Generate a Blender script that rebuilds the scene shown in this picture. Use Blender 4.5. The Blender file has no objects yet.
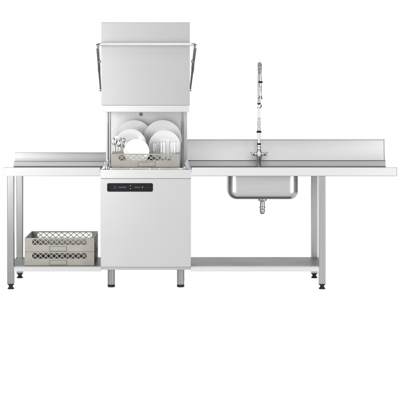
import bpy, bmesh, math, random
from mathutils import Vector, Matrix
random.seed(7)
PI = math.pi
scene = bpy.context.scene
C = scene.collection

# ---------------------------------------------------------------- camera geometry
S = 0.0071          # metres per photo pixel in the plane of the table fronts (Y = 0)
D = 10.2            # camera distance to that plane
VX, VY = 178.0, 85.0
ZC = (289.5 - VY) * S


def X(px, Y=0.0):
    return (px - VX) * S * (D + Y) / D


def Z(py, Y=0.0):
    return ZC - (py - VY) * S * (D + Y) / D


def L(n, Y=0.0):
    return n * S * (D + Y) / D


# ---------------------------------------------------------------- materials
def mat(name, base, rough=0.4, metal=0.0, **kw):
    m = bpy.data.materials.new(name)
    m.use_nodes = True
    b = m.node_tree.nodes['Principled BSDF']
    b.inputs['Base Color'].default_value = (*base, 1)
    b.inputs['Roughness'].default_value = rough
    b.inputs['Metallic'].default_value = metal
    for k, v in kw.items():
        b.inputs[k].default_value = v
    return m


def brushed(name, lo, hi, rough=0.3, scale=(1.2, 1.2, 160), var=0.12, bump=0.02, cloud=0.5):
    """brushed sheet steel: fine streaks plus broad soft cloudiness"""
    m = mat(name, (hi, hi, hi), rough, 1.0)
    nt = m.node_tree
    N, K = nt.nodes, nt.links
    b = N['Principled BSDF']
    tc = N.new('ShaderNodeTexCoord')
    mp = N.new('ShaderNodeMapping')
    mp.inputs['Scale'].default_value = scale
    K.new(tc.outputs['Object'], mp.inputs['Vector'])
    n1 = N.new('ShaderNodeTexNoise')
    n1.inputs['Scale'].default_value = 3.0
    n1.inputs['Detail'].default_value = 5.0
    K.new(mp.outputs[0], n1.inputs['Vector'])
    n2 = N.new('ShaderNodeTexNoise')
    n2.inputs['Scale'].default_value = 1.7
    n2.inputs['Detail'].default_value = 2.0
    K.new(tc.outputs['Object'], n2.inputs['Vector'])
    mx = N.new('ShaderNodeMix')
    mx.data_type = 'FLOAT'
    mx.inputs[0].default_value = cloud
    K.new(n1.outputs[0], mx.inputs[2])
    K.new(n2.outputs[0], mx.inputs[3])
    cr = N.new('ShaderNodeValToRGB')
    cr.color_ramp.elements[0].position = 0.3
    cr.color_ramp.elements[0].color = (lo, lo, lo * 1.005, 1)
    cr.color_ramp.elements[1].position = 0.7
    cr.color_ramp.elements[1].color = (hi, hi, hi * 1.002, 1)
    K.new(mx.outputs[0], cr.inputs[0])
    K.new(cr.outputs[0], b.inputs['Base Color'])
    mr = N.new('ShaderNodeMapRange')
    mr.inputs[3].default_value = rough - var
    mr.inputs[4].default_value = rough + var
    K.new(n1.outputs[0], mr.inputs[0])
    K.new(mr.outputs[0], b.inputs['Roughness'])
    if bump:
        bp = N.new('ShaderNodeBump')
        bp.inputs['Strength'].default_value = bump
        bp.inputs['Distance'].default_value = 0.002
        K.new(n1.outputs[0], bp.inputs['Height'])
        K.new(bp.outputs[0], b.inputs['Normal'])
    return m


def noisy(name, c0, c1, rough, nscale=30, metal=0.0, **kw):
    m = mat(name, c1, rough, metal, **kw)
    nt = m.node_tree
    N, K = nt.nodes, nt.links
    tc = N.new('ShaderNodeTexCoord')
    n = N.new('ShaderNodeTexNoise')
    n.inputs['Scale'].default_value = nscale
    n.inputs['Detail'].default_value = 4
    K.new(tc.outputs['Object'], n.inputs['Vector'])
    cr = N.new('ShaderNodeValToRGB')
    cr.color_ramp.elements[0].position = 0.32
    cr.color_ramp.elements[0].color = (*c0, 1)
    cr.color_ramp.elements[1].position = 0.68
    cr.color_ramp.elements[1].color = (*c1, 1)
    K.new(n.outputs[0], cr.inputs[0])
    K.new(cr.outputs[0], N['Principled BSDF'].inputs['Base Color'])
    return m


M = {}
M['panel'] = brushed('steel_panel', 0.475, 0.50, 0.48, cloud=0.7, var=.05, bump=.008)
M['hood'] = brushed('steel_hood', 0.395, 0.42, 0.49, cloud=0.7, var=.05, bump=.008)
M['fascia'] = brushed('steel_fascia', 0.53, 0.56, 0.46, cloud=0.5)
M['splash'] = brushed('steel_splash', 0.50, 0.55, 0.36, scale=(1.0, 1.0, 200), cloud=0.45, var=.05, bump=.01)
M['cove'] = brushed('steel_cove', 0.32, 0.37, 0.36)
M['splash_dimmed'] = brushed('steel_splash_dimmed', 0.24, 0.28, 0.42, scale=(1.0, 1.0, 200), cloud=0.45, var=.05, bump=.01)  # left splash copy, base darkened to offset the key light
M['leg_dimmed'] = brushed('steel_leg_dimmed', 0.23, 0.27, 0.34, scale=(160, 160, 1.2))  # left leg copy, colour lowered against the nearby key light
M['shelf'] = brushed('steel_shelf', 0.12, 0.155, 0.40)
M['leg'] = brushed('steel_leg', 0.35, 0.41, 0.36, scale=(160, 160, 1.2))
M['sink'] = brushed('steel_sink', 0.47, 0.53, 0.36, bump=.008)
M['inner'] = brushed('steel_inner', 0.60, 0.66, 0.34, scale=(60, 1, 1.2), bump=0.008)
M['edge'] = brushed('steel_edge', 0.24, 0.30, 0.32)
M['fascia_dimmed'] = brushed('steel_fascia_dimmed', 0.41, 0.44, 0.5, cloud=0.5)  # left rim copy of fascia, darker base counters the key light
M['foot'] = brushed('steel_foot', 0.26, 0.36, 0.26, scale=(120, 120, 2), var=.05)
M['tap'] = noisy('tap_chrome', (0.48, 0.49, 0.50), (0.62, 0.62, 0.63), 0.10, 30, 1.0)
M['joint'] = brushed('steel_joint', 0.09, 0.13, 0.4)
M['lip'] = brushed('steel_lip', 0.54, 0.57, 0.44, cloud=0.6)
M['chrome'] = noisy('chrome', (0.70, 0.71, 0.72), (0.80, 0.80, 0.81), 0.08, 20, 1.0)
M['chrome_dark'] = noisy('dark_chrome', (0.38, 0.38, 0.39), (0.52, 0.52, 0.53), 0.2, 40, 1.0)
M['rubber'] = noisy('black_rubber', (0.012, 0.012, 0.012), (0.022, 0.022, 0.022), 0.6, 60, **{'Specular IOR Level': 0.15})
M['black'] = noisy('black_plastic', (0.008, 0.008, 0.009), (0.013, 0.013, 0.015), 0.3, 40, **{'Specular IOR Level': 0.14})
M['basket'] = noisy('beige_plastic', (0.252, 0.239, 0.211), (0.282, 0.269, 0.239), 0.5, 25)
M['basket_line'] = noisy('beige_plastic_groove', (0.10, 0.092, 0.08), (0.13, 0.12, 0.10), 0.6, 40)
M['basket_floor'] = noisy('shaded_plastic_grid', (0.09, 0.085, 0.075), (0.13, 0.122, 0.105), 0.6, 40)  # dark colour puts shade into the grid behind the lattice holes
M['holder'] = noisy('olive_plastic', (0.22, 0.22, 0.16), (0.30, 0.29, 0.22), 0.5, 40)
M['china'] = noisy('white_porcelain', (0.70, 0.70, 0.70), (0.74, 0.74, 0.74), 0.14, 6)
M['glass'] = mat('clear_glass', (1.0, 1.0, 1.0), 0.0, 0.0, **{'Transmission Weight': 1.0, 'IOR': 1.46})
for k, v in (('fascia', .45), ('fascia_dimmed', .25)):     # less metallic, to even out the key light along the steel rims
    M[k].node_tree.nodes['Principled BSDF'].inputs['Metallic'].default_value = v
for k, v in (('foot', .10), ('tap', .3), ('chrome_dark', .7)):  # dark edge tint stands in for dark side reflections
    M[k].node_tree.nodes['Principled BSDF'].inputs['Specular Tint'].default_value = (v, v, v, 1)
M['badge'] = noisy('blue_badge', (0.02, 0.06, 0.13), (0.03, 0.09, 0.18), 0.3, 200)
M['badge_mark'] = noisy('pale_mark', (0.55, 0.65, 0.72), (0.65, 0.74, 0.8), 0.4, 200)


def glow(name, col, st):
    m = mat(name, (0.02, 0.02, 0.02), 0.3)
    b = m.node_tree.nodes['Principled BSDF']
    b.inputs['Emission Color'].default_value = (*col, 1)
    b.inputs['Emission Strength'].default_value = st
    return m


M['led_blue'] = glow('blue_display', (0.16, 0.28, 0.50), 0.35)
M['led_pale'] = glow('pale_display', (0.45, 0.50, 0.55), 0.35)
M['led_white'] = glow('white_indicator', (0.8, 0.9, 0.9), 0.9)
M['led_green'] = glow('green_indicator', (0.55, 1.0, 0.62), 0.9)


# ---------------------------------------------------------------- mesh helpers
def add_box(bm, x0, x1, y0, y1, z0, z1, bev=0.0, seg=2, mtx=None):
    r = bmesh.ops.create_cube(bm, size=1.0)
    vs = r['verts']
    for v in vs:
        v.co = Vector((x0 + (v.co.x + .5) * (x1 - x0), y0 + (v.co.y + .5) * (y1 - y0), z0 + (v.co.z + .5) * (z1 - z0)))
    if mtx is not None:
        bmesh.ops.transform(bm, matrix=mtx, verts=vs)
    if bev > 0:
        es = set()
        for v in vs:
            es.update(v.link_edges)
        bmesh.ops.bevel(bm, geom=list(es), offset=bev, segments=seg, profile=.5, affect='EDGES')


def add_prof(bm, prof, x0, x1):
    """closed (Y, z) outline swept along X"""
    a = [bm.verts.new((x0, y, z)) for y, z in prof]
    b = [bm.verts.new((x1, y, z)) for y, z in prof]
    n = len(prof)
    for i in range(n):
        j = (i + 1) % n
        bm.faces.new((a[i], a[j], b[j], b[i]))
    bm.faces.new(list(reversed(a)))
    bm.faces.new(b)


def add_tube(bm, pts, r, seg=12, closed=False, caps=True):
    pts = [Vector(p) for p in pts]
    n = len(pts)
    rs = r if isinstance(r, (list, tuple)) else [r] * n
    rings = []
    t0 = (pts[1] - pts[0]).normalized()
    up = Vector((0, 0, 1)) if abs(t0.z) < .9 else Vector((1, 0, 0))
    nrm = (up - t0 * up.dot(t0)).normalized()
    for i, p in enumerate(pts):
        if i == 0:
            t = (pts[1] - pts[0]).normalized()
        elif i == n - 1:
            t = (pts[-1] - pts[-2]).normalized()
        else:
            t = ((pts[i + 1] - p).normalized() + (p - pts[i - 1]).normalized()).normalized()
        nrm = (nrm - t * nrm.dot(t)).normalized()
        bi = t.cross(nrm)
        rings.append([bm.verts.new(p + (nrm * math.cos(2 * PI * k / seg) + bi * math.sin(2 * PI * k / seg)) * rs[i]) for k in range(seg)])
    for i in range(n - 1):
        for k in range(seg):
            f = bm.faces.new((rings[i][k], rings[i][(k + 1) % seg], rings[i + 1][(k + 1) % seg], rings[i + 1][k]))
            f.smooth = True
    if caps:
        bm.faces.new(list(reversed(rings[0])))
        bm.faces.new(rings[-1])


def add_lathe(bm, prof, seg=32, mtx=None, smooth=True):
    """(r, z) outline turned round Z; r = 0 ends close to a point"""
    rings = []
    new = []
    for r, z in prof:
        if r <= 1e-6:
            v = bm.verts.new((0, 0, z))
            rings.append([v])
            new.append(v)
        else:
            ring = [bm.verts.new((r * math.cos(2 * PI * k / seg), r * math.sin(2 * PI * k / seg), z)) for k in range(seg)]
            rings.append(ring)
            new += ring
    for a, b in zip(rings[:-1], rings[1:]):
        for k in range(seg):
            j = (k + 1) % seg
            if len(a) == 1 and len(b) == 1:
                continue
            if len(a) == 1:
                f = bm.faces.new((a[0], b[j], b[k]))
            elif len(b) == 1:
                f = bm.faces.new((a[k], a[j], b[0]))
            else:
                f = bm.faces.new((a[k], a[j], b[j], b[k]))
            f.smooth = smooth
    if mtx is not None:
        bmesh.ops.transform(bm, matrix=mtx, verts=new)


def obj(name, bm, m, parent=None, origin=None, smooth_angle=None, loc=None):
    """link a bmesh, drawn in world coordinates, as ONE object whose mesh is relative to its root"""
    o_ = Vector(origin) if origin is not None else Vector((0, 0, 0))
    if parent is not None and origin is None:
        r = parent
        o_ = Vector((0, 0, 0))
        while r is not None:
            o_ += r.location
            r = r.parent
    bmesh.ops.translate(bm, verts=bm.verts, vec=-o_)
    bmesh.ops.recalc_face_normals(bm, faces=bm.faces)
    me = bpy.data.meshes.new(name)
    bm.to_mesh(me)
    bm.free()
    me.materials.append(m)
    ob = bpy.data.objects.new(name, me)
    C.objects.link(ob)
    if parent is not None:
        ob.parent = parent
    elif origin is not None:
        ob.location = o_
    if smooth_angle is not None:
        for p in me.polygons:
            p.use_smooth = True
        me.set_sharp_from_angle(angle=math.radians(smooth_angle))
        wn = ob.modifiers.new('weighted_normals', 'WEIGHTED_NORMAL')
        wn.keep_sharp = True
        wn.weight = 80
    return ob


def NB():
    return bmesh.new()


def tag(o, label, cat, group=None):
    o['label'] = label
    o['category'] = cat
    if group:
        o['group'] = group
    return o


def thing(name, label, cat, loc, group=None):
    o = bpy.data.objects.new(name, None)
    o.empty_display_size = .05
    C.objects.link(o)
    o.location = loc
    return tag(o, label, cat, group)


def box_obj(name, m, parent, x0, x1, y0, y1, z0, z1, bev=.002, seg=2):
    bm = NB()
    add_box(bm, x0, x1, y0, y1, z0, z1, bev, seg)
    return obj(name, bm, m, parent, smooth_angle=40)


def arc(c, r, a0, a1, n, plane):
    out = []
    for i in range(n + 1):
        a = a0 + (a1 - a0) * i / n
        u, v = r * math.cos(a), r * math.sin(a)
        out.append(Vector(c) + (Vector((u, v, 0)) if plane == 'xy' else Vector((0, u, v)) if plane == 'yz' else Vector((u, 0, v))))
    return out


# ---------------------------------------------------------------- setting: white studio sweep with an added glow
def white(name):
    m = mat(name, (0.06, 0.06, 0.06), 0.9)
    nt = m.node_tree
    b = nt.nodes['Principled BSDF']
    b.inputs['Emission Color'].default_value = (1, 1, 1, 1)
    b.inputs['Emission Strength'].default_value = 1.0  # added glow keeps floor and backdrop pure white, hiding contact shadows
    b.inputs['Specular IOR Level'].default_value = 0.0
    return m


WHITE = white('self_lit_white')
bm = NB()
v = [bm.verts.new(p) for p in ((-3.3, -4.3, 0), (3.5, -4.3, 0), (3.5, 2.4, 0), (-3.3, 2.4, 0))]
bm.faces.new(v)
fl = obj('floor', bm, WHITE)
fl['kind'] = 'structure'
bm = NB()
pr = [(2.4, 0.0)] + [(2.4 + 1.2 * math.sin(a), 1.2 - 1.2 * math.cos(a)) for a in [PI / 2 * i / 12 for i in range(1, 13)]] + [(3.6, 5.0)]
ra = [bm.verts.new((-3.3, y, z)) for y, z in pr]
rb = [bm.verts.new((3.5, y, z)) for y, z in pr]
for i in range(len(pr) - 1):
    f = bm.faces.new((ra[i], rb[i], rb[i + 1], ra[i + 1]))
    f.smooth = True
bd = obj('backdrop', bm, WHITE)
bd['kind'] = 'structure'


# ---------------------------------------------------------------- adjustable feet and legs
def rubber_foot(parent, cx, cy, z0, z1):
    h = z1 - z0
    bm = NB()
    add_lathe(bm, [(0, 0), (.0225, 0), (.0235, .06 * h), (.0225, .20 * h), (.0165, .30 * h), (.0145, .45 * h), (.0145, .66 * h), (.018, .74 * h),
                   (.0225, .80 * h), (.0235, .86 * h), (.0235, h), (0, h)], 24, Matrix.Translation((cx, cy, z0)))
    return obj('rubber_foot', bm, M['rubber'], parent, smooth_angle=35)


ZRIM = Z(167.5)
ZFB = Z(175.8)
ZFT = Z(284.3)
ZDECK = ZRIM - .038
LW = .048
YSP = .585
ZSH, ZSHB = Z(267), Z(271.6)


def table_leg(parent, cx, y0, m='leg'):
    bm = NB()
    add_box(bm, cx - LW / 2, cx + LW / 2, y0, y0 + LW, ZFT, ZFB + .012, .005, 4)
    lg = obj('leg', bm, M[m], parent, smooth_angle=40)
    rubber_foot(lg, cx, y0 + LW / 2, 0.0, ZFT + .0005)
    return lg


def fascia_mesh(bm, x0, x1):
    # folded front edge: outer face, rolled rim, inner slope down to the sunken deck
    add_prof(bm, [(0, ZFB), (0, ZRIM - .006), (.002, ZRIM - .002), (.006, ZRIM), (.024, ZRIM), (.030, ZRIM - .003), (.044, ZDECK), (.060, ZDECK),
                  (.060, ZDECK - .002), (.042, ZDECK - .002), (.020, ZRIM - .012), (.004, ZRIM - .012), (.003, ZFB + .006), (.018, ZFB + .002), (.018, ZFB)], x0, x1)


def cove_mesh(bm, x0, x1, zt):
    y0 = .535
    add_prof(bm, [(y0, ZDECK - .002), (y0, ZDECK), (YSP - .018, ZDECK + .016), (YSP - .009, zt - .010), (YSP - .006, zt), (YSP + .03, zt), (YSP + .03, ZFB), (YSP + .022, ZFB), (YSP + .022, ZDECK - .002)], x0, x1)


SPO = .15 * (Z(139.6, .585) - Z(160.2, .585))          # the backsplash leans back a little and coves forward at its foot


def splash_mesh(bm, x0, x1, zb, zt, t=.03):
    SPO = .15 * (zt - zb)
    pr = []
    n = 10
    for i in range(n + 1):
        q = i / n
        pr.append((YSP + SPO * (1 - (1 - q) ** 2), zb + (zt - .004 - zb) * q))
    pr += [(YSP + SPO + .003, zt), (YSP + SPO + t, zt), (YSP + SPO + t, zb)]
    add_prof(bm, pr, x0, x1)


# ---------------------------------------------------------------- left table
XA, XB = X(3.75), X(100)
SPOL = .15 * (Z(152.6, YSP) - Z(161.3, YSP))
lt = thing('dish_table', 'plain stainless steel side table without a sink, holding the stacked baskets', 'table', ((XA + XB) / 2, .3, 0))
bm = NB()
fascia_mesh(bm, XA, XB)
tt = obj('front_rim', bm, M['fascia_dimmed'], lt, smooth_angle=30)
bm = NB()
add_box(bm, XA, XB, -.0012, .012, ZFB - .0025, ZFB - .0002)
obj('hem', bm, M['edge'], lt)
bm = NB()
add_box(bm, XA, XB, .060, .535, ZDECK - .002, ZDECK)
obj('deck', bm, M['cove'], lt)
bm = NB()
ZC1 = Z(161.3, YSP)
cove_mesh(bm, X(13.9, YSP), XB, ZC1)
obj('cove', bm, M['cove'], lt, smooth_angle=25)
bm = NB()
splash_mesh(bm, X(15.3, YSP), X(106.2, YSP), ZC1, Z(152.6, YSP))
obj('backsplash', bm, M['splash_dimmed'], lt, smooth_angle=25)
bm = NB()
add_box(bm, X(15.3, YSP) - .0005, X(106.2, YSP), YSP + SPOL - .0014, YSP + SPOL + .0008, Z(153.5, YSP), Z(152.8, YSP))
obj('hem', bm, M['edge'], lt)
bm = NB()
splash_mesh(bm, X(15.3, YSP) - .003, X(15.3, YSP) - .0002, ZC1, Z(152.6, YSP) + .0006, .031)
obj('end_flange', bm, M['edge'], lt, smooth_angle=25)
bm = NB()
add_prof(bm, [(-.001, ZFB - .003), (-.001, ZRIM), (.03, ZRIM), (.044, ZDECK), (.044, ZFB - .003)], XA - .0025, XA - .0002)
obj('end_plate', bm, M['edge'], lt)
bm = NB()
add_box(bm, X(14.6, YSP), X(106.0, YSP), YSP - .0075, YSP - .001, Z(161.8, YSP), Z(161.2, YSP), .001)
obj('joint', bm, M['joint'], lt)
LXF = X(10.4)
table_leg(lt, LXF, .006, 'leg_dimmed')
table_leg(lt, LXF, .590, 'leg_dimmed')


def shelf(parent, xo, xi, sgn, m='fascia'):
    """xo: outer end behind the legs; xi: end at the machine; sgn: +1 when the legs are on the right"""
    bm = NB()
    leg_in = (xo - sgn * .047)
    a, b = sorted((leg_in, xi))
    add_prof(bm, [(.008, ZSHB), (.008, ZSH - .004), (.012, ZSH), (.058, ZSH), (.058, ZSH - .003), (.014, ZSH - .003), (.012, ZSHB)], a, b)
    lip = obj('shelf', bm, M[m], parent, smooth_angle=30)
    bm = NB()
    a, b = sorted((xo, xi))
    add_box(bm, a, b, .058, .588, ZSH - .003, ZSH)
    add_box(bm, a, b, .585, .588, ZSHB, ZSH - .003)
    # stiffening channel below
    add_box(bm, a + .03, b - .03, .29, .33, ZSHB, ZSH - .003)
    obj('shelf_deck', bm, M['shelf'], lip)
    return lip


shelf(lt, LXF - .023, X(101.3), -1, 'fascia_dimmed')

# ---------------------------------------------------------------- right table with sink
XA, XB = X(191.6), X(396.7)
rt = thing('sink_table', 'long stainless steel table with a sink, tall backsplash and lower shelf', 'table', ((XA + XB) / 2, .3, 0))
bm = NB()
fascia_mesh(bm, XA, XB)
obj('front_rim', bm, M['fascia'], rt, smooth_angle=30)
bm = NB()
add_box(bm, XA, XB, -.0012, .012, ZFB - .0025, ZFB - .0002)
obj('hem', bm, M['edge'], rt)
YS0, YS1 = .13, .50
SX0, SX1 = X(228.2, YS0), X(298.8, YS0)
bm = NB()
add_box(bm, XA, SX0, .060, .535, ZDECK - .002, ZDECK)
add_box(bm, SX1, XB, .060, .535, ZDECK - .002, ZDECK)
add_box(bm, SX0, SX1, .060, YS0, ZDECK - .002, ZDECK)
add_box(bm, SX0, SX1, YS1, .535, ZDECK - .002, ZDECK)
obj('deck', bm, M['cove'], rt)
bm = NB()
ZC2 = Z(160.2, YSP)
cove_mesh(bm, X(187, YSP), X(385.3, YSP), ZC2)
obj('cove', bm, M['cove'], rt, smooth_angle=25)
bm = NB()
splash_mesh(bm, X(187, YSP), X(384.0, YSP), ZC2, Z(139.6, YSP))
obj('backsplash', bm, M['splash'], rt, smooth_angle=25)
bm = NB()
add_box(bm, X(187, YSP), X(384, YSP), YSP + SPO - .0014, YSP + SPO + .0008, Z(140.4, YSP), Z(139.7, YSP))
obj('hem', bm, M['edge'], rt)
bm = NB()
splash_mesh(bm, X(384.0, YSP) + .0002, X(384.0, YSP) + .007, ZC2, Z(139.6, YSP) + .0006, .031)
obj('end_flange', bm, M['edge'], rt, smooth_angle=25)
bm = NB()
add_prof(bm, [(-.001, ZFB - .003), (-.001, ZRIM), (.03, ZRIM), (.044, ZDECK), (.044, ZFB - .003)], XB + .0002, XB + .0025)
obj('end_plate', bm, M['edge'], rt)
for pa, pb, out in ((161.0, 160.2, .0085), (163.7, 163.2, .0105)):
    bm = NB()
    add_box(bm, X(187, YSP), X(385.0, YSP), YSP - out, YSP - .001, Z(pa, YSP), Z(pb, YSP), .001)
    obj('joint', bm, M['joint'], rt)
RXF = X(322.5)
table_leg(rt, RXF, .006)
table_leg(rt, RXF, .590)
shelf(rt, RXF + .023, X(190.8), 1)

# sink bowl
bm = NB()
zb, zt = Z(199.9, YS0), ZDECK - .0025
def round_ring(inset, rc, z, n=10):
    out = []
    a0, a1, b0, b1 = SX0 + inset, SX1 - inset, YS0 + inset, YS1 - inset
    for cx, cy, st in ((a1 - rc, b1 - rc, 0), (a0 + rc, b1 - rc, PI / 2), (a0 + rc, b0 + rc, PI), (a1 - rc, b0 + rc, 1.5 * PI)):
        for k in range(n + 1):
            a = st + PI / 2 * k / n
            out.append(bm.verts.new((cx + rc * math.cos(a), cy + rc * math.sin(a), z)))
    return out


rb, rcv = .058, .072
rings = [round_ring(0, rcv, zt)]
for k in range(13):
    a = PI / 2 * k / 12
    rings.append(round_ring(rb * (1 - math.cos(a)), rcv - rb * (1 - math.cos(a)), zb + rb - rb * math.sin(a)))
for ra, rb_ in zip(rings[:-1], rings[1:]):
    for k in range(len(ra)):
        q = (k + 1) % len(ra)
        bm.faces.new((ra[k], ra[q], rb_[q], rb_[k]))
bm.faces.new(rings[-1])
sink = obj('sink', bm, M['sink'], rt, smooth_angle=60)
# drain
YD = .315
dx = X(262.4, YD)
bm = NB()
zz = lambda py: Z(py, YD)
add_lathe(bm, [(0, zb - .0002), (.033, zb - .0002), (.033, zz(200.2)), (.026, zz(200.9)), (.019, zz(201.2)), (.0175, zz(202)), (.0175, zz(206.4)),
               (.0215, zz(206.8)), (.0215, zz(208.2)), (.017, zz(208.6)), (.0165, zz(209.2)), (.0195, zz(209.5)), (.0195, zz(211.2)), (.017, zz(212.9)), (.012, zz(213.9)), (0, zz(213.9))],
          24, Matrix.Translation((dx, YD, 0)))
obj('drain', bm, M['leg'], sink, smooth_angle=35)

# ---------------------------------------------------------------- dishwasher
MX0, MX1 = X(100.6), X(190.9)
MW = MX1 - MX0
dw = thing('hood_dishwasher', 'stainless steel hood dishwasher with raised hood and black control panel', 'dishwasher', ((MX0 + MX1) / 2, .3, 0))
ZTOP, ZLIP, ZBOT = Z(169.6), Z(178.5), Z(270)
YB = .56
# front door panel and lower casing
box_obj('front_panel', M['panel'], dw, MX0, MX1, .004, .030, Z(267.2), ZLIP - .0008, .003, 3)
box_obj('base_strip', M['hood'], dw, MX0 + .008, MX1 - .006, .010, .030, ZBOT, Z(267.2) - .001, .002)
for xa, xb in ((MX0 + .001, MX0 + .018), (MX1 - .018, MX1 - .001)):
    box_obj('side_panel', M['hood'], dw, xa, xb, .031, YB, ZBOT, ZLIP - .001, .002)
box_obj('rear_panel', M['hood'], dw, MX0 + .019, MX1 - .019, YB - .015, YB, ZBOT, ZLIP - .001, .002)
# top lip: a ring round the wash tank
bm = NB()
add_box(bm, MX0 - .003, MX1 + .003, 0, .062, ZLIP, ZTOP, .003, 3)
for xa, xb in ((MX0 - .003, MX0 + .045), (MX1 - .045, MX1 + .003)):
    add_box(bm, xa, xb, .0625, YB, ZLIP, ZTOP, .003, 3)
obj('top_lip', bm, M['lip'], dw, smooth_angle=40)
# tank
bm = NB()
tx0, tx1 = MX0 + .046, MX1 - .046
zt0 = .52
add_box(bm, tx0, tx1, .0635, .0665, zt0, ZTOP - .006)
add_box(bm, tx0, tx0 + .003, .0667, YB - .02, zt0, ZTOP - .006)
add_box(bm, tx1 - .003, tx1, .0667, YB - .02, zt0, ZTOP - .006)
add_box(bm, tx0, tx1, .0635, YB - .02, zt0 - .003, zt0 - .0002)
obj('tank', bm, M['inner'], dw)
# rack guide rails and corner guides
bm = NB()
zr = ZTOP + .008
for y in (.030, .052):
    add_tube(bm, [(MX0 + .035, y, zr), (MX1 - .035, y, zr)], .0045, 8)
for x in (MX0 + .075, MX0 + .22, (MX0 + MX1) / 2 + .03, MX1 - .22, MX1 - .075):
    add_box(bm, x - .006, x + .006, .024, .058, ZTOP - .001, zr + .001, .0015)
for x in (MX0 + .055, MX1 - .055):
    add_tube(bm, [(x, .0, zr + .002), (x, .03, zr + .002), (x, YB - .03, zr + .002)], .005, 8)
obj('rack_rail', bm, M['chrome'], dw, smooth_angle=40)
for s, xc in ((1, MX0 + .022), (-1, MX1 - .022)):
    bm = NB()
    # folded guide climbing from the front corner back to the post
    za, zb_ = ZTOP + .001, ZTOP + .030
    pts = [(xc - s * .018, .012, za), (xc + s * .008, .012, za + .004), (xc + s * .020, .25, zb_), (xc + s * .006, .50, zb_ + .016), (xc - s * .004, .50, zb_ + .014), (xc - s * .010, .25, zb_ - .010)]
    top_ = [bm.verts.new(p) for p in pts]
    bot_ = [bm.verts.new((p[0], p[1], p[2] - .006 if i > 1 else p[2] - .0005)) for i, p in enumerate(pts)]
    for i in range(6):
        j = (i + 1) % 6
        bm.faces.new((top_[i], top_[j], bot_[j], bot_[i]))
    bm.faces.new(top_)
    bm.faces.new(list(reversed(bot_)))
    obj('corner_guide', bm, M['chrome'], dw)
    bm = NB()
    add_lathe(bm, [(0, 0), (.010, 0), (.011, .004), (.011, .016), (.007, .022), (0, .022)], 16, Matrix.Translation((xc + s * .020, .03, ZTOP + .0005)))
    obj('stop_pin', bm, M['chrome_dark'], dw, smooth_angle=35)
# back wall and posts
YW = .545
bm = NB()
add_box(bm, X(109.5, YW), X(182, YW), YW, YW + .012, ZTOP - .02, Z(60, YW), .0)
bw = obj('back_wall', bm, M['inner'], dw)
for (a, b, y0) in ((106.0, 108.1, .520), (108.2, 110.4, .532), (181.2, 183.3, .532), (183.4, 187.2, .520)):
    bm = NB()
    add_box(bm, X(a, y0), X(b, y0), y0, YB + .01, ZTOP - .02, Z(60, y0), .003, 3)
    obj('post', bm, M['lip'] if a in (106.0, 183.4) else M['panel'], dw, smooth_angle=40)
# round badge on the back wall
bx, bz = X(141, YW), Z(114.3, YW)
bm = NB()
RT = Matrix.Translation((bx, YW, bz)) @ Matrix.Rotation(PI / 2, 4, 'X')
rr = L(1.75, YW)
add_lathe(bm, [(0, -.0005), (rr, -.0005), (rr, .002), (rr * .93, .003), (0, .003)], 28, RT)
bdg = obj('badge', bm, M['badge'], dw, smooth_angle=35)
bm = NB()
add_lathe(bm, [(rr * .50, .0028), (rr * .50, .0036), (rr * .64, .0036), (rr * .64, .0028)], 28, RT)
add_lathe(bm, [(0, .0036), (rr * .22, .0036), (rr * .22, .0028)], 16, RT)
obj('emblem', bm, M['badge_mark'], bdg)
# spray arm at the bottom of the tank
bm = NB()
cxm = (MX0 + MX1) / 2
add_box(bm, cxm - .2, cxm + .2, .28, .31, ZTOP - .17, ZTOP - .15, .006)
add_lathe(bm, [(0, 0), (.03, 0), (.03, .04), (0, .05)], 20, Matrix.Translation((cxm, .295, ZTOP - .175)))
obj('spray_arm', bm, M['chrome_dark'], dw)
# hood: open-bottomed box
HX0, HX1 = X(101.2), X(189.9)
zh1, zh0, zhb = Z(22.2), Z(105.2), Z(112.0)
bm = NB()
add_box(bm, HX0, HX1, .012, .016, zh0, zh1 - .003, .0015)
add_box(bm, HX0, HX0 + .004, .0165, .515, zh0, zh1 - .003)
add_box(bm, HX1 - .004, HX1, .0165, .515, zh0, zh1 - .003)
add_box(bm, HX0, HX1, .012, .54, zh1 - .0028, zh1, .0015)
hood = obj('hood', bm, M['hood'], dw)
bm = NB()
add_box(bm, HX0 + .004, HX1 - .003, .016, .021, zhb, zh0 - .0006, .002)
add_box(bm, HX0 + .004, HX0 + .009, .0215, .515, zhb, zh0 - .0006)
add_box(bm, HX1 - .008, HX1 - .003, .0215, .515, zhb, zh0 - .0006)
obj('hood_rim', bm, M['lip'], hood)
# hood lift handle: a chrome bar across the front whose ends turn back along the sides
bm = NB()
yf = -.045
zbar = Z(44.2, yf)
xl, xr = X(96.9, yf), X(195.6, yf)
rc = .04
drop = -.028
pts = [(xl, .02, zbar + drop * .6)]
pts = []
for i in range(9):          # left corner, from side to front
    a = PI - PI / 2 * 0 + (PI / 2) * i / 8
    pts.append((xl + rc + rc * math.cos(a), yf + rc + rc * math.sin(a), zbar - .006 * (1 - i / 8)))
for i in range(9):
    a = 1.5 * PI + (PI / 2) * i / 8
    pts.append((xr - rc + rc * math.cos(a), yf + rc + rc * math.sin(a), zbar - .006 * (i / 8)))
ya, za_ = .36, Z(89.5, .36)
pts = [(xl + .0015, .03, zbar - .02), (xl, .008, zbar - .011)] + pts + [(xr, .008, zbar - .011), (xr - .0015, .03, zbar - .02)]
add_tube(bm, pts, .0105, 16)
handle = obj('handle', bm, M['chrome'], dw, smooth_angle=50)
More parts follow.
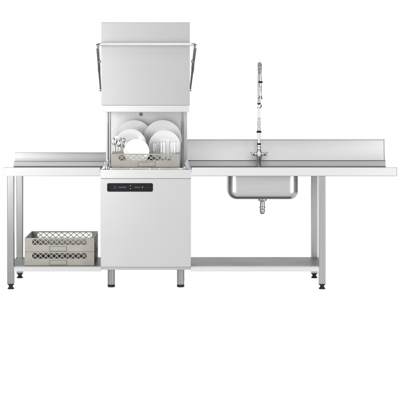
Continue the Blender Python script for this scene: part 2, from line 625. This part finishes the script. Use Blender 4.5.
for s, x0, x1 in ((-1, xl, X(100.6, ya)), (1, xr, X(190.2, ya))):
    bm = NB()
    A = Vector((x0 - s * .0015, .02, zbar - .014))
    B = Vector((x1, ya, za_))
    n = 10
    ring = []
    for i in range(n + 1):
        t = i / n
        p = A.lerp(B, t)
        w = .0095 * (1 - t) + .0045 * t
        h = .014 * (1 - t) + .011 * t
        if .42 < t < .58:
            w += .0025
        ring.append([bm.verts.new(p + Vector((dx_, 0, dz_))) for dx_, dz_ in ((-w, -h), (w, -h), (w, h), (-w, h))])
    for i in range(n):
        for k in range(4):
            j = (k + 1) % 4
            bm.faces.new((ring[i][k], ring[i][j], ring[i + 1][j], ring[i + 1][k]))
    bm.faces.new(ring[0][::-1])
    bm.faces.new(ring[-1])
    arm = obj('handle_arm', bm, M['leg'], handle)
    bm = NB()
    add_lathe(bm, [(0, -.010), (.010, -.010), (.012, -.006), (.012, .006), (.010, .010), (0, .010)], 16,
              Matrix.Translation(A.lerp(B, .34) + Vector((-s * .006, 0, 0))) @ Matrix.Rotation(PI / 2, 4, 'Y'))
    obj('handle_bolt', bm, M['chrome_dark'], handle, smooth_angle=35)
    bm = NB()
    add_lathe(bm, [(0, -.008), (.012, -.008), (.014, -.004), (.014, .004), (.012, .008), (0, .008)], 16, Matrix.Translation(B) @ Matrix.Rotation(PI / 2, 4, 'Y'))
    obj('handle_pivot', bm, M['chrome_dark'], handle, smooth_angle=35)
# feet
for (px, y) in ((111.3, .128), (180.6, .128), (107.9, .46), (180.9, .46)):
    fx = X(px, y) if y < .2 else X({107.9: 111.3, 180.9: 180.8}[px], y)
    bm = NB()
    add_lathe(bm, [(0, .02), (.0245, .02), (.0255, .024), (.0255, ZBOT + .01), (0, ZBOT + .01)], 32, Matrix.Translation((fx, y, 0)))
    ft = obj('foot', bm, M['foot'], dw, smooth_angle=35)
    bm = NB()
    add_lathe(bm, [(0, 0), (.023, 0), (.0265, .004), (.0265, .014), (.0245, .0198), (0, .0198)], 32, Matrix.Translation((fx, y, 0)))
    obj('rubber_foot', bm, M['rubber'], ft, smooth_angle=35)
# control panel with its unreadably small display marks
bm = NB()
px0, px1, pz0, pz1 = X(107.1), X(152.9), Z(191.7), Z(183.2)
rcn = .011
yo = .0008
ol = []
for cx, cz, a0 in ((px1 - rcn, pz1 - rcn, 0), (px0 + rcn, pz1 - rcn, PI / 2), (px0 + rcn, pz0 + rcn, PI), (px1 - rcn, pz0 + rcn, 1.5 * PI)):
    for i in range(7):
        a = a0 + PI / 2 * i / 6
        ol.append((cx + rcn * math.cos(a), cz + rcn * math.sin(a)))
fa = [bm.verts.new((x, yo, z)) for x, z in ol]
ba = [bm.verts.new((x, .0042, z)) for x, z in ol]
bm.faces.new(fa)
for i in range(len(ol)):
    j = (i + 1) % len(ol)
    bm.faces.new((fa[i], ba[i], ba[j], fa[j]))
bm.faces.new(ba[::-1])
cp = obj('control_panel', bm, M['black'], dw)


def mark(name, m, rects):
    bm = NB()
    for a, b, c, d in rects:
        add_box(bm, X(a), X(b), yo - .0008, yo + .0004, Z(d), Z(c))
    return obj(name, bm, m, cp)


bm = NB()
add_lathe(bm, [(.0075, -.0003), (.0075, .0009), (.0098, .0009), (.0098, -.0003)], 28, Matrix.Translation((X(114.9), yo, Z(187.6))) @ Matrix.Rotation(PI / 2, 4, 'X'))
obj('power_button', bm, M['led_blue'], cp)
mark('display', M['led_blue'], [(118.6 + i * 1.15, 119.45 + i * 1.15, 186.7, 187.9) for i in range(7)])
mark('indicator', M['led_white'], [(130.2, 130.75, 185.4, 186.0)])
mark('indicator', M['led_white'], [(130.2, 130.75, 188.3, 188.9)])
mark('display', M['led_pale'], [(134.6 + i * 1.0, 135.25 + i * 1.0, 187.0, 187.7) for i in range(6)])
mark('indicator', M['led_green'], [(142.1, 142.9, 186.7, 187.5)])
mark('button', M['led_blue'], [(146.9, 147.8, 187.0, 187.5)])


# ---------------------------------------------------------------- dish baskets
def bar(bm, p, q, n, w, t):
    """flat strip from p to q, width w in the plane whose normal is n, thickness t"""
    p, q, n = Vector(p), Vector(q), Vector(n)
    d = (q - p).normalized()
    s = d.cross(n).normalized() * w / 2
    o = n * t / 2
    a = [bm.verts.new(p + x) for x in (s + o, -s + o, -s - o, s - o)]
    b = [bm.verts.new(q + x) for x in (s + o, -s + o, -s - o, s - o)]
    for i in range(4):
        j = (i + 1) % 4
        bm.faces.new((a[i], a[j], b[j], b[i]))
    bm.faces.new(a[::-1])
    bm.faces.new(b)


def wall(bm, o, u, n, W, H, b0, b1, m0, cells, t=.007):
    """lattice wall: base point o, direction u, normal n; open band b0..b1 high and m0 in from each end"""
    o, u, n = Vector(o), Vector(u), Vector(n)
    zv = Vector((0, 0, 1))

    def slab(ua, ub, za, zb):
        vs = []
        for k in (-t / 2, t / 2):
            for (a, b) in ((ua, za), (ub, za), (ub, zb), (ua, zb)):
                vs.append(bm.verts.new(o + u * a + zv * b + n * k))
        for f in ((0, 1, 2, 3), (7, 6, 5, 4), (0, 4, 5, 1), (1, 5, 6, 2), (2, 6, 7, 3), (3, 7, 4, 0)):
            bm.faces.new([vs[i] for i in f])
    slab(0, W, 0, b0)
    slab(0, m0, b0, b1)
    slab(W - m0, W, b0, b1)
    slab(0, W, b1, H)
    step = (W - 2 * m0) / cells
    e = .0
    for i in range(cells):
        a, b = m0 + i * step, m0 + (i + 1) * step
        bar(bm, o + u * (a - e) + zv * b0, o + u * (b + e) + zv * b1, n, .0055, t * .75)
        bar(bm, o + u * (a - e) + zv * b1, o + u * (b + e) + zv * b0, n, .0055, t * .55)


BW, BD, BH = .500, .500, .0985


def make_basket(label, group, loc, w=BW, d=BD, h=BH, cells=13, pegs=False, hp=.5):
    r = thing('dish_basket', label, 'basket', loc, group)
    ox, oy, oz = loc
    b0, b1 = h * .50, h * .90
    x0, x1, y0, y1 = ox - w / 2, ox + w / 2, oy - d / 2, oy + d / 2
    bm = NB()
    t = .007
    wall(bm, (x0, y0 + t / 2, oz), (1, 0, 0), (0, -1, 0), w, h, b0, b1, .055, cells)
    obj('front_wall', bm, M['basket'], r)
    bm = NB()
    wall(bm, (x0, y1 - t / 2, oz), (1, 0, 0), (0, -1, 0), w, h, b0, b1, .045, cells - 1)
    obj('back_wall', bm, M['basket'], r)
    for x in (x0 + t / 2, x1 - t / 2):
        bm = NB()
        wall(bm, (x, y0 + t, oz), (0, 1, 0), (1, 0, 0), d - 2 * t, h, b0, b1, .05, cells)
        obj('side_wall', bm, M['basket'], r)
    bm = NB()
    n = 12
    for i in range(1, n):
        x = x0 + t + (w - 2 * t) * i / n
        add_box(bm, x - .004, x + .004, y0 + t, y1 - t, oz + .002, oz + .008)
        y = y0 + t + (d - 2 * t) * i / n
        add_box(bm, x0 + t, x1 - t, y - .004, y + .004, oz + .003, oz + .009)
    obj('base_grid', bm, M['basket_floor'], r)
    # handle recess: a proud plate inside a darker groove
    bm = NB()
    hx = x0 + w * hp
    add_box(bm, hx - .0625, hx + .0625, y0 - .0008, y0 + .001, oz + .002, oz + h * .40)
    gr = obj('handle_groove', bm, M['basket_line'], r)
    bm = NB()
    add_box(bm, hx - .0585, hx + .0585, y0 - .0035, y0 + .001, oz + .0045, oz + h * .40 - .0035, .001)
    obj('handle_plate', bm, M['basket'], gr)
    if pegs:
        bm = NB()
        for j in range(1, 8):
            for i in range(1, 12):
                x = x0 + w * i / 12
                y = y0 + .1 + (d - .16) * j / 8
                add_box(bm, x - .0025, x + .0025, y - .0025, y + .0025, oz + .008, oz + .055)
        add_box(bm, x0 + .03, x1 - .03, y0 + .05, y1 - .05, oz + .0092, oz + .012) if False else None
        pg = obj('peg_rows', bm, M['basket'], r)
        pg['kind'] = 'stuff'
    return r


YBK = .085
bx0, bx1 = X(24.6, YBK), X(94.2, YBK)
bw_ = bx1 - bx0
GB = 'beige dish baskets stacked on the shelf'
hb = .0965
make_basket('beige plastic lattice basket on the shelf, lower of the stacked pair', GB, ((bx0 + bx1) / 2, YBK + .25, ZSH + .0006), bw_, .49, hb, 10, hp=.48)
make_basket('beige plastic lattice basket on top of the stacked pair, empty and open', GB, ((bx0 + bx1) / 2, YBK + .25, ZSH + .0006 + hb + .0022), bw_, .49, hb, 10, hp=.48)

YRK = .075
kx0, kx1 = X(111.2, YRK), X(179.6, YRK)
zk = ZTOP + .0145
hk = Z(153.8, YRK) - zk
kw = kx1 - kx0
make_basket('beige lattice basket loaded with plates and glasses inside the dishwasher', 'dish basket in the dishwasher', ((kx0 + kx1) / 2, YRK + .215, zk), kw, .43, hk, 9, pegs=True, hp=.52)
zfl = zk + .009


# ---------------------------------------------------------------- plates
def plate(label, cx, ctop, rpx, Y, tilt):
    R = L(rpx, Y)
    z = Z(ctop, Y) - R
    z = max(z, zfl + R * math.cos(math.radians(tilt)) + .001)
    p = [(0, .006), (R * .50, .006), (R * .58, .008), (R * .66, .014), (R * .93, .021), (R * .985, .0225), (R, .0215), (R * .985, .0195), (R * .93, .017), (R * .68, .010),
         (R * .60, .003), (R * .55, .0), (R * .50, .001), (R * .49, .003), (0, .003)]
    bm = NB()
    add_lathe(bm, p, 72, Matrix.Rotation(math.radians(90 - tilt), 4, 'X'))
    me_o = obj('plate', bm, M['china'], None, origin=(0, 0, 0), smooth_angle=50)
    me_o.location = (X(cx, Y), Y, z)
    return tag(me_o, label, 'plate', 'white plates in the dishwasher basket')


plate('large white plate at the back of the basket, behind the cutlery', 134.0, 120.2, 19.0, .440, 7)
plate('large white plate at the back of the basket, behind the glasses', 162.6, 120.2, 19.0, .400, 7)
plate('medium white plate right behind the cutlery, in front of a large plate', 130.6, 129.2, 15.8, .310, 7)
plate('medium white plate standing directly behind the drinking glasses', 164.6, 130.6, 15.9, .290, 7)
plate('small white plate foremost in the centre of the basket', 136.6, 140.0, 12.9, .165, 5)


# ---------------------------------------------------------------- glasses
def tumbler(label, cx, wpx, topy, Y):
    h = Z(topy, Y) - zfl - .001
    R = L(wpx / 2, Y)
    r0 = R * .86
    bm = NB()
    w = .003
    add_lathe(bm, [(0, 0), (r0 - .003, 0), (r0, .003), (R, h - .002), (R - w / 2, h), (R - w, h - .002), (r0 - w, .014), (r0 - .006, .010), (0, .010)], 40)
    o = obj('glass_tumbler', bm, M['glass'], None, origin=(0, 0, 0), smooth_angle=50)
    o.location = (X(cx, Y), Y, zfl + .001)
    return tag(o, label, 'glass', 'drinking glasses in the dishwasher basket')


tumbler('narrow drinking glass nearest the small white plate in front', 154.6, 5.6, 143.0, .20)
tumbler('clear tumbler in the middle of the three drinking glasses', 162.6, 8.2, 141.8, .16)
tumbler('clear tumbler farthest from the cutlery, beside the machine post', 173.2, 8.4, 141.8, .17)

# ---------------------------------------------------------------- cutlery holder with cutlery
YH = .155
hx0, hx1 = X(112.8, YH), X(123.4, YH)
hz1 = Z(151.5, YH)
ch = thing('cutlery_holder', 'small olive grey holder full of cutlery in the basket corner', 'cutlery holder', ((hx0 + hx1) / 2, YH + .03, zfl))
bm = NB()
dy = .066
add_box(bm, hx0, hx1, YH, YH + .003, zfl + .001, hz1, .001)
add_box(bm, hx0, hx1, YH + dy - .003, YH + dy, zfl + .001, hz1, .001)
add_box(bm, hx0, hx0 + .003, YH + .0032, YH + dy - .0032, zfl + .001, hz1, .001)
add_box(bm, hx1 - .003, hx1, YH + .0032, YH + dy - .0032, zfl + .001, hz1, .001)
add_box(bm, hx0, hx1, YH, YH + dy, zfl - .001, zfl + .0008)
obj('bin', bm, M['holder'], ch)
bm = NB()
add_box(bm, hx0 - .002, hx1 + .002, YH - .003, YH - .0002, hz1 - .007, hz1 + .001, .001)
obj('rim', bm, M['basket'], ch)
bm = NB()
add_box(bm, hx0 - .002, hx1 + .002, YH + dy + .0002, YH + dy + .003, hz1 - .007, hz1 + .001, .001)
obj('rim', bm, M['basket'], ch)


def flat(bm, outline, y0, bulge=0.0, t=.002):
    a = [bm.verts.new((x, y0 - t / 2 + bulge * 0, z)) for x, z in outline]
    b = [bm.verts.new((x, y0 + t / 2, z)) for x, z in outline]
    bm.faces.new(a)
    bm.faces.new(b[::-1])
    for i in range(len(a)):
        j = (i + 1) % len(a)
        bm.faces.new((a[i], b[i], b[j], a[j]))


def cutlery(kind, label, x, y, rot, lean, leany, ln):
    bm = NB()
    hl = ln * .70
    if kind == 'spoon':
        add_tube(bm, [(0, 0, 0), (0, 0, hl * .5), (0, 0, hl)], [.005, .0038, .0026], 8)
        sph = bmesh.ops.create_uvsphere(bm, u_segments=20, v_segments=12, radius=1)
        for v in sph['verts']:
            v.co = Vector((v.co.x * .0155, v.co.y * .004 + .004 * (v.co.x ** 2 + v.co.z ** 2), hl + .023 + v.co.z * .026))
    elif kind == 'fork':
        add_tube(bm, [(0, 0, 0), (0, 0, hl * .5), (0, 0, hl)], [.005, .0038, .0026], 8)
        flat(bm, [(-.003, hl - .004), (.003, hl - .004), (.012, hl + .012), (.012, hl + .020), (-.012, hl + .020), (-.012, hl + .012)], 0)
        for i in range(4):
            x_ = -.0104 + i * .00693
            add_box(bm, x_ - .0015, x_ + .0015, -.001, .001, hl + .0195, hl + .052)
    else:
        add_tube(bm, [(0, 0, 0), (0, 0, hl * .5), (0, 0, hl * .62)], [.0055, .005, .004], 8)
        flat(bm, [(-.004, hl * .60), (.006, hl * .60), (.010, hl * .72), (.010, hl + .035), (.004, hl + .052), (-.004, hl + .056)], 0, t=.0016)
    o = obj(kind, bm, M['chrome'], None, origin=(0, 0, 0), smooth_angle=50)
    o.location = (x, y, zfl + .003)
    o.rotation_euler = (math.radians(leany), math.radians(lean), math.radians(rot))
    return tag(o, label, kind if kind != 'knife' else 'knife', 'cutlery standing in the holder')


hcx, hcy = (hx0 + hx1) / 2, YH + dy / 2
spec = [('spoon', -.024, -.010, 15, -5, .205), ('fork', -.012, .012, -20, -2, .215), ('spoon', .004, -.012, 30, 2, .185), ('fork', .018, .006, 10, 7, .195),
        ('spoon', .026, -.008, -35, 12, .180), ('knife', -.020, .016, 50, -7, .200), ('fork', -.004, .018, 35, 0, .190), ('knife', .012, .016, -50, 5, .200), ('spoon', .024, .016, 20, 9, .205)]
LAB = {'spoon': 'shiny steel spoon standing upright in the olive cutlery holder', 'fork': 'shiny steel fork standing upright in the olive cutlery holder',
       'knife': 'shiny steel table knife standing upright in the olive cutlery holder'}
for kind, ax, ay, rot, lean, ln in spec:
    o = cutlery(kind, LAB[kind], hcx + ax * .75, hcy + ay, rot, lean, random.uniform(-3, 3), ln)
    o['group'] = kind + ('s' if kind != 'knife' else ' blades') + ' standing in the cutlery holder'

# ---------------------------------------------------------------- pre-rinse tap
YF = .505
fx = X(259.0, YF)
tap = thing('rinse_tap', 'tall chrome pre-rinse tap with spring hose behind the sink', 'tap', (fx, YF, ZDECK))
zf = lambda py: Z(py, YF)
T = Matrix.Translation((fx, YF, 0))
bm = NB()
add_lathe(bm, [(0, ZDECK + .0005), (.026, ZDECK + .0005), (.026, ZDECK + .008), (.016, ZDECK + .014), (.015, zf(160)), (.021, zf(157.4)), (.021, zf(151.9)), (.014, zf(150.3)), (.012, zf(149.3)),
               (.015, zf(149)), (.015, zf(147)), (.010, zf(146.2)), (0, zf(146.2))], 24, T)
zc = zf(154.2)
add_tube(bm, [(fx - .046, YF, zc), (fx - .03, YF, zc), (fx, YF, zc), (fx + .03, YF, zc), (fx + .046, YF, zc)], [.011, .013, .014, .013, .011], 16)
mx = obj('mixer_body', bm, M['tap'], tap, smooth_angle=40)
for s in (-1, 1):
    bm = NB()
    c = Vector((fx + s * .046, YF - .012, zc + .004))
    RM = Matrix.Translation(c) @ Matrix.Rotation(PI / 2 - .25, 4, 'X') @ Matrix.Rotation(.5 * s, 4, 'Z')
    add_lathe(bm, [(0, -.016), (.012, -.016), (.012, .004), (.009, .008), (.009, .018), (.006, .024), (0, .025)], 20, RM)
    for k in range(4):
        a = k * PI / 2
        pts = [RM @ Vector((math.cos(a) * q, math.sin(a) * q, .014)) for q in (.004, .012, .020, .025)]
        add_tube(bm, pts, [.0055, .0042, .0055, .003], 10)
    obj('knob', bm, M['tap'], mx, smooth_angle=50)
bm = NB()
add_lathe(bm, [(0, zf(145)), (.0125, zf(145)), (.0145, zf(144.6)), (.0145, zf(143.5)), (.0125, zf(143.1)), (0, zf(143.1))], 24, T)
obj('collar', bm, M['rubber'], tap, smooth_angle=35)
bm = NB()
add_lathe(bm, [(0, zf(146.3)), (.0085, zf(146.3)), (.0085, zf(132.5)), (0, zf(132.5))], 20, T)
add_lathe(bm, [(0, zf(131)), (.0085, zf(131)), (.0105, zf(130.4)), (.0105, zf(127.4)), (.0065, zf(126.8)), (.0065, zf(125.6)), (.0105, zf(125)), (.0105, zf(121.5)), (.0065, zf(120.9)), (.0065, zf(119.6)),
               (.0095, zf(119)), (.0095, zf(117.8)), (.0072, zf(117.2)), (.0072, zf(104)), (0, zf(104))], 20, T)
obj('riser', bm, M['tap'], tap, smooth_angle=35)
bm = NB()
add_lathe(bm, [(0, zf(132.8)), (.016, zf(132.8)), (.0185, zf(132.3)), (.0185, zf(131.3)), (.015, zf(130.8)), (0, zf(130.8))], 24, T)
obj('collar', bm, M['rubber'], tap, smooth_angle=35)
# dark valve rings
for a, b in ((119.6, 120.9), (125.6, 126.8)):
    bm = NB()
    add_lathe(bm, [(.0062, zf(b)), (.0088, zf(b)), (.0088, zf(a)), (.0062, zf(a))], 20, T)
    obj('valve_ring', bm, M['chrome_dark'], tap, smooth_angle=35)
# spring hose: up, over and down to the spray head
zs0 = zf(104)
RA = .095
zarc = zf(63.6) - RA
path = [Vector((fx, YF, zs0 + (zarc - zs0) * i / 30)) for i in range(30)]
path += [Vector((fx + .0 * i, YF - RA + RA * math.cos(PI * i / 40), zarc + RA * math.sin(PI * i / 40))) for i in range(41)]
yfr = YF - 2 * RA
zj = Z(82, yfr)
path += [Vector((fx, yfr, zarc + (zj - zarc) * i / 4)) for i in range(1, 5)]
bm = NB()
add_tube(bm, path, .0055, 10)
hose = obj('hose', bm, M['chrome_dark'], tap, smooth_angle=50)
# coil
ln = [0.0]
for a, b in zip(path[:-1], path[1:]):
    ln.append(ln[-1] + (b - a).length)
tot = ln[-1]
pitch = .0115
turns = tot / pitch
ns = int(turns * 14)
cp_ = []
seg_i = 0
for i in range(ns + 1):
    s = tot * i / ns
    while seg_i < len(path) - 2 and ln[seg_i + 1] < s:
        seg_i += 1
    t = (s - ln[seg_i]) / max(1e-9, ln[seg_i + 1] - ln[seg_i])
    p = path[seg_i].lerp(path[seg_i + 1], t)
    d = (path[seg_i + 1] - path[seg_i]).normalized()
    u = Vector((1, 0, 0))
    w = d.cross(u)
    a = 2 * PI * s / pitch
    cp_.append(p + (u * math.cos(a) + w * math.sin(a)) * .0105)
bm = NB()
add_tube(bm, cp_, .0021, 6)
obj('spring', bm, M['tap'], hose, smooth_angle=60)
TF = Matrix.Translation((fx, yfr, 0))
zg = lambda py: Z(py, yfr)
bm = NB()
add_lathe(bm, [(0, zg(83)), (.014, zg(83)), (.0155, zg(82.7)), (.0155, zg(81.4)), (.013, zg(81)), (0, zg(81))], 20, TF)
obj('collar', bm, M['rubber'], tap, smooth_angle=35)
bm = NB()
add_lathe(bm, [(0, zg(99.5)), (.0135, zg(99.5)), (.0145, zg(98.8)), (.012, zg(97)), (.0075, zg(95.6)), (.0075, zg(88)), (.0095, zg(86)), (.0095, zg(83.4)), (.007, zg(83)), (0, zg(83))], 20, TF)
hd = obj('spray_head', bm, M['tap'], tap, smooth_angle=35)
bm = NB()
add_tube(bm, [(fx, yfr - .009, zg(86)), (fx, yfr - .024, zg(87.5)), (fx, yfr - .026, zg(94))], .0035, 8)
obj('lever', bm, M['chrome_dark'], hd, smooth_angle=50)
bm = NB()
add_lathe(bm, [(0, zf(104.6)), (.0105, zf(104.6)), (.012, zf(104.3)), (.012, zf(102.9)), (.0105, zf(102.6)), (0, zf(102.6))], 20, T)
obj('collar', bm, M['rubber'], tap, smooth_angle=35)
# hook that holds the spray head
bm = NB()
add_tube(bm, [(fx, YF, zf(107.5)), (fx, YF - .10, zf(107.8)), (fx + .004, yfr + .03, zf(107.0)), (fx + .006, yfr + .012, zf(106.2)), (fx + .006, yfr, zf(104.6))], .0042, 8)
add_lathe(bm, [(.0074, zf(108.4)), (.011, zf(108.4)), (.011, zf(106.8)), (.0074, zf(106.8))], 20, T)
obj('hook', bm, M['tap'], tap, smooth_angle=50)

# ---------------------------------------------------------------- light
w = bpy.data.worlds.new('World')
scene.world = w
w.use_nodes = True
nt = w.node_tree
N, K = nt.nodes, nt.links
bg = N['Background']
tc = N.new('ShaderNodeTexCoord')
sp = N.new('ShaderNodeSeparateXYZ')
K.new(tc.outputs['Generated'], sp.inputs[0])
# unseen added surround: bright front, dark side bands for metal contrast, dimmer overhead
ab = N.new('ShaderNodeMath')
ab.operation = 'ABSOLUTE'
K.new(sp.outputs[0], ab.inputs[0])
r1 = N.new('ShaderNodeValToRGB')
e = r1.color_ramp.elements
e[0].position, e[0].color = 0.0, (1.0, 1.0, 1.0, 1)
e[1].position, e[1].color = 1.0, (0.30, 0.30, 0.31, 1)
for p, c in ((.35, .98), (.55, .70), (.70, .16), (.93, .12)):
    q = e.new(p)
    q.color = (c, c, c, 1)
K.new(ab.outputs[0], r1.inputs[0])
r2 = N.new('ShaderNodeValToRGB')
e = r2.color_ramp.elements
e[0].position, e[0].color = 0.0, (1.0, 1.0, 1.0, 1)
e[1].position, e[1].color = 1.0, (.70, .70, .70, 1)
for p, c in ((.03, 1.0), (.25, 1.55), (.50, 1.2), (.65, .55)):
    q = e.new(p)
    q.color = (c, c, c, 1)
K.new(sp.outputs[2], r2.inputs[0])
mm = N.new('ShaderNodeMix')
mm.data_type = 'RGBA'
mm.blend_type = 'MULTIPLY'
mm.inputs[0].default_value = 1
K.new(r1.outputs[0], mm.inputs[6])
K.new(r2.outputs[0], mm.inputs[7])
K.new(mm.outputs[2], bg.inputs[0])
bg.inputs[1].default_value = 1.0


def area(name, loc, target, sx, sy, power):
    l = bpy.data.lights.new(name, 'AREA')
    l.shape = 'RECTANGLE'
    l.size, l.size_y, l.energy = sx, sy, power
    o = bpy.data.objects.new(name, l)
    C.objects.link(o)
    o.location = loc
    d = Vector(target) - Vector(loc)
    o.rotation_euler = d.to_track_quat('-Z', 'Y').to_euler()
    return o


area('added_key', (-2.05, -2.3, 1.35), (-.2, .1, .95), 1.2, 1.7, 72)  # added unseen area light, brightens the panels towards the left
area('added_fill', (3.7, -2.9, 1.0), (.4, .1, .6), 1.0, 1.9, 82)  # added unseen fill from the right, lifts the crockery
area('added_top', (0.2, -2.2, 4.2), (0.1, .2, .9), 3.2, 1.0, 40)  # added overhead light out of view, brightens the tops of the chrome

# ---------------------------------------------------------------- camera
cd = bpy.data.cameras.new('camera')
cam = bpy.data.objects.new('camera', cd)
C.objects.link(cam)
cam.location = (0, -D, ZC)
cam.rotation_euler = (PI / 2, 0, 0)
cd.sensor_width = 36
cd.lens = 36 * D / (400 * S)
cd.shift_x = (200 - VX) / 400
cd.shift_y = -(200 - VY) / 400
cd.clip_start, cd.clip_end = .1, 200
scene.camera = cam
scene.render.engine = 'CYCLES'
scene.view_settings.view_transform = 'Standard'
scene.view_settings.look = 'None'
scene.view_settings.exposure = 0
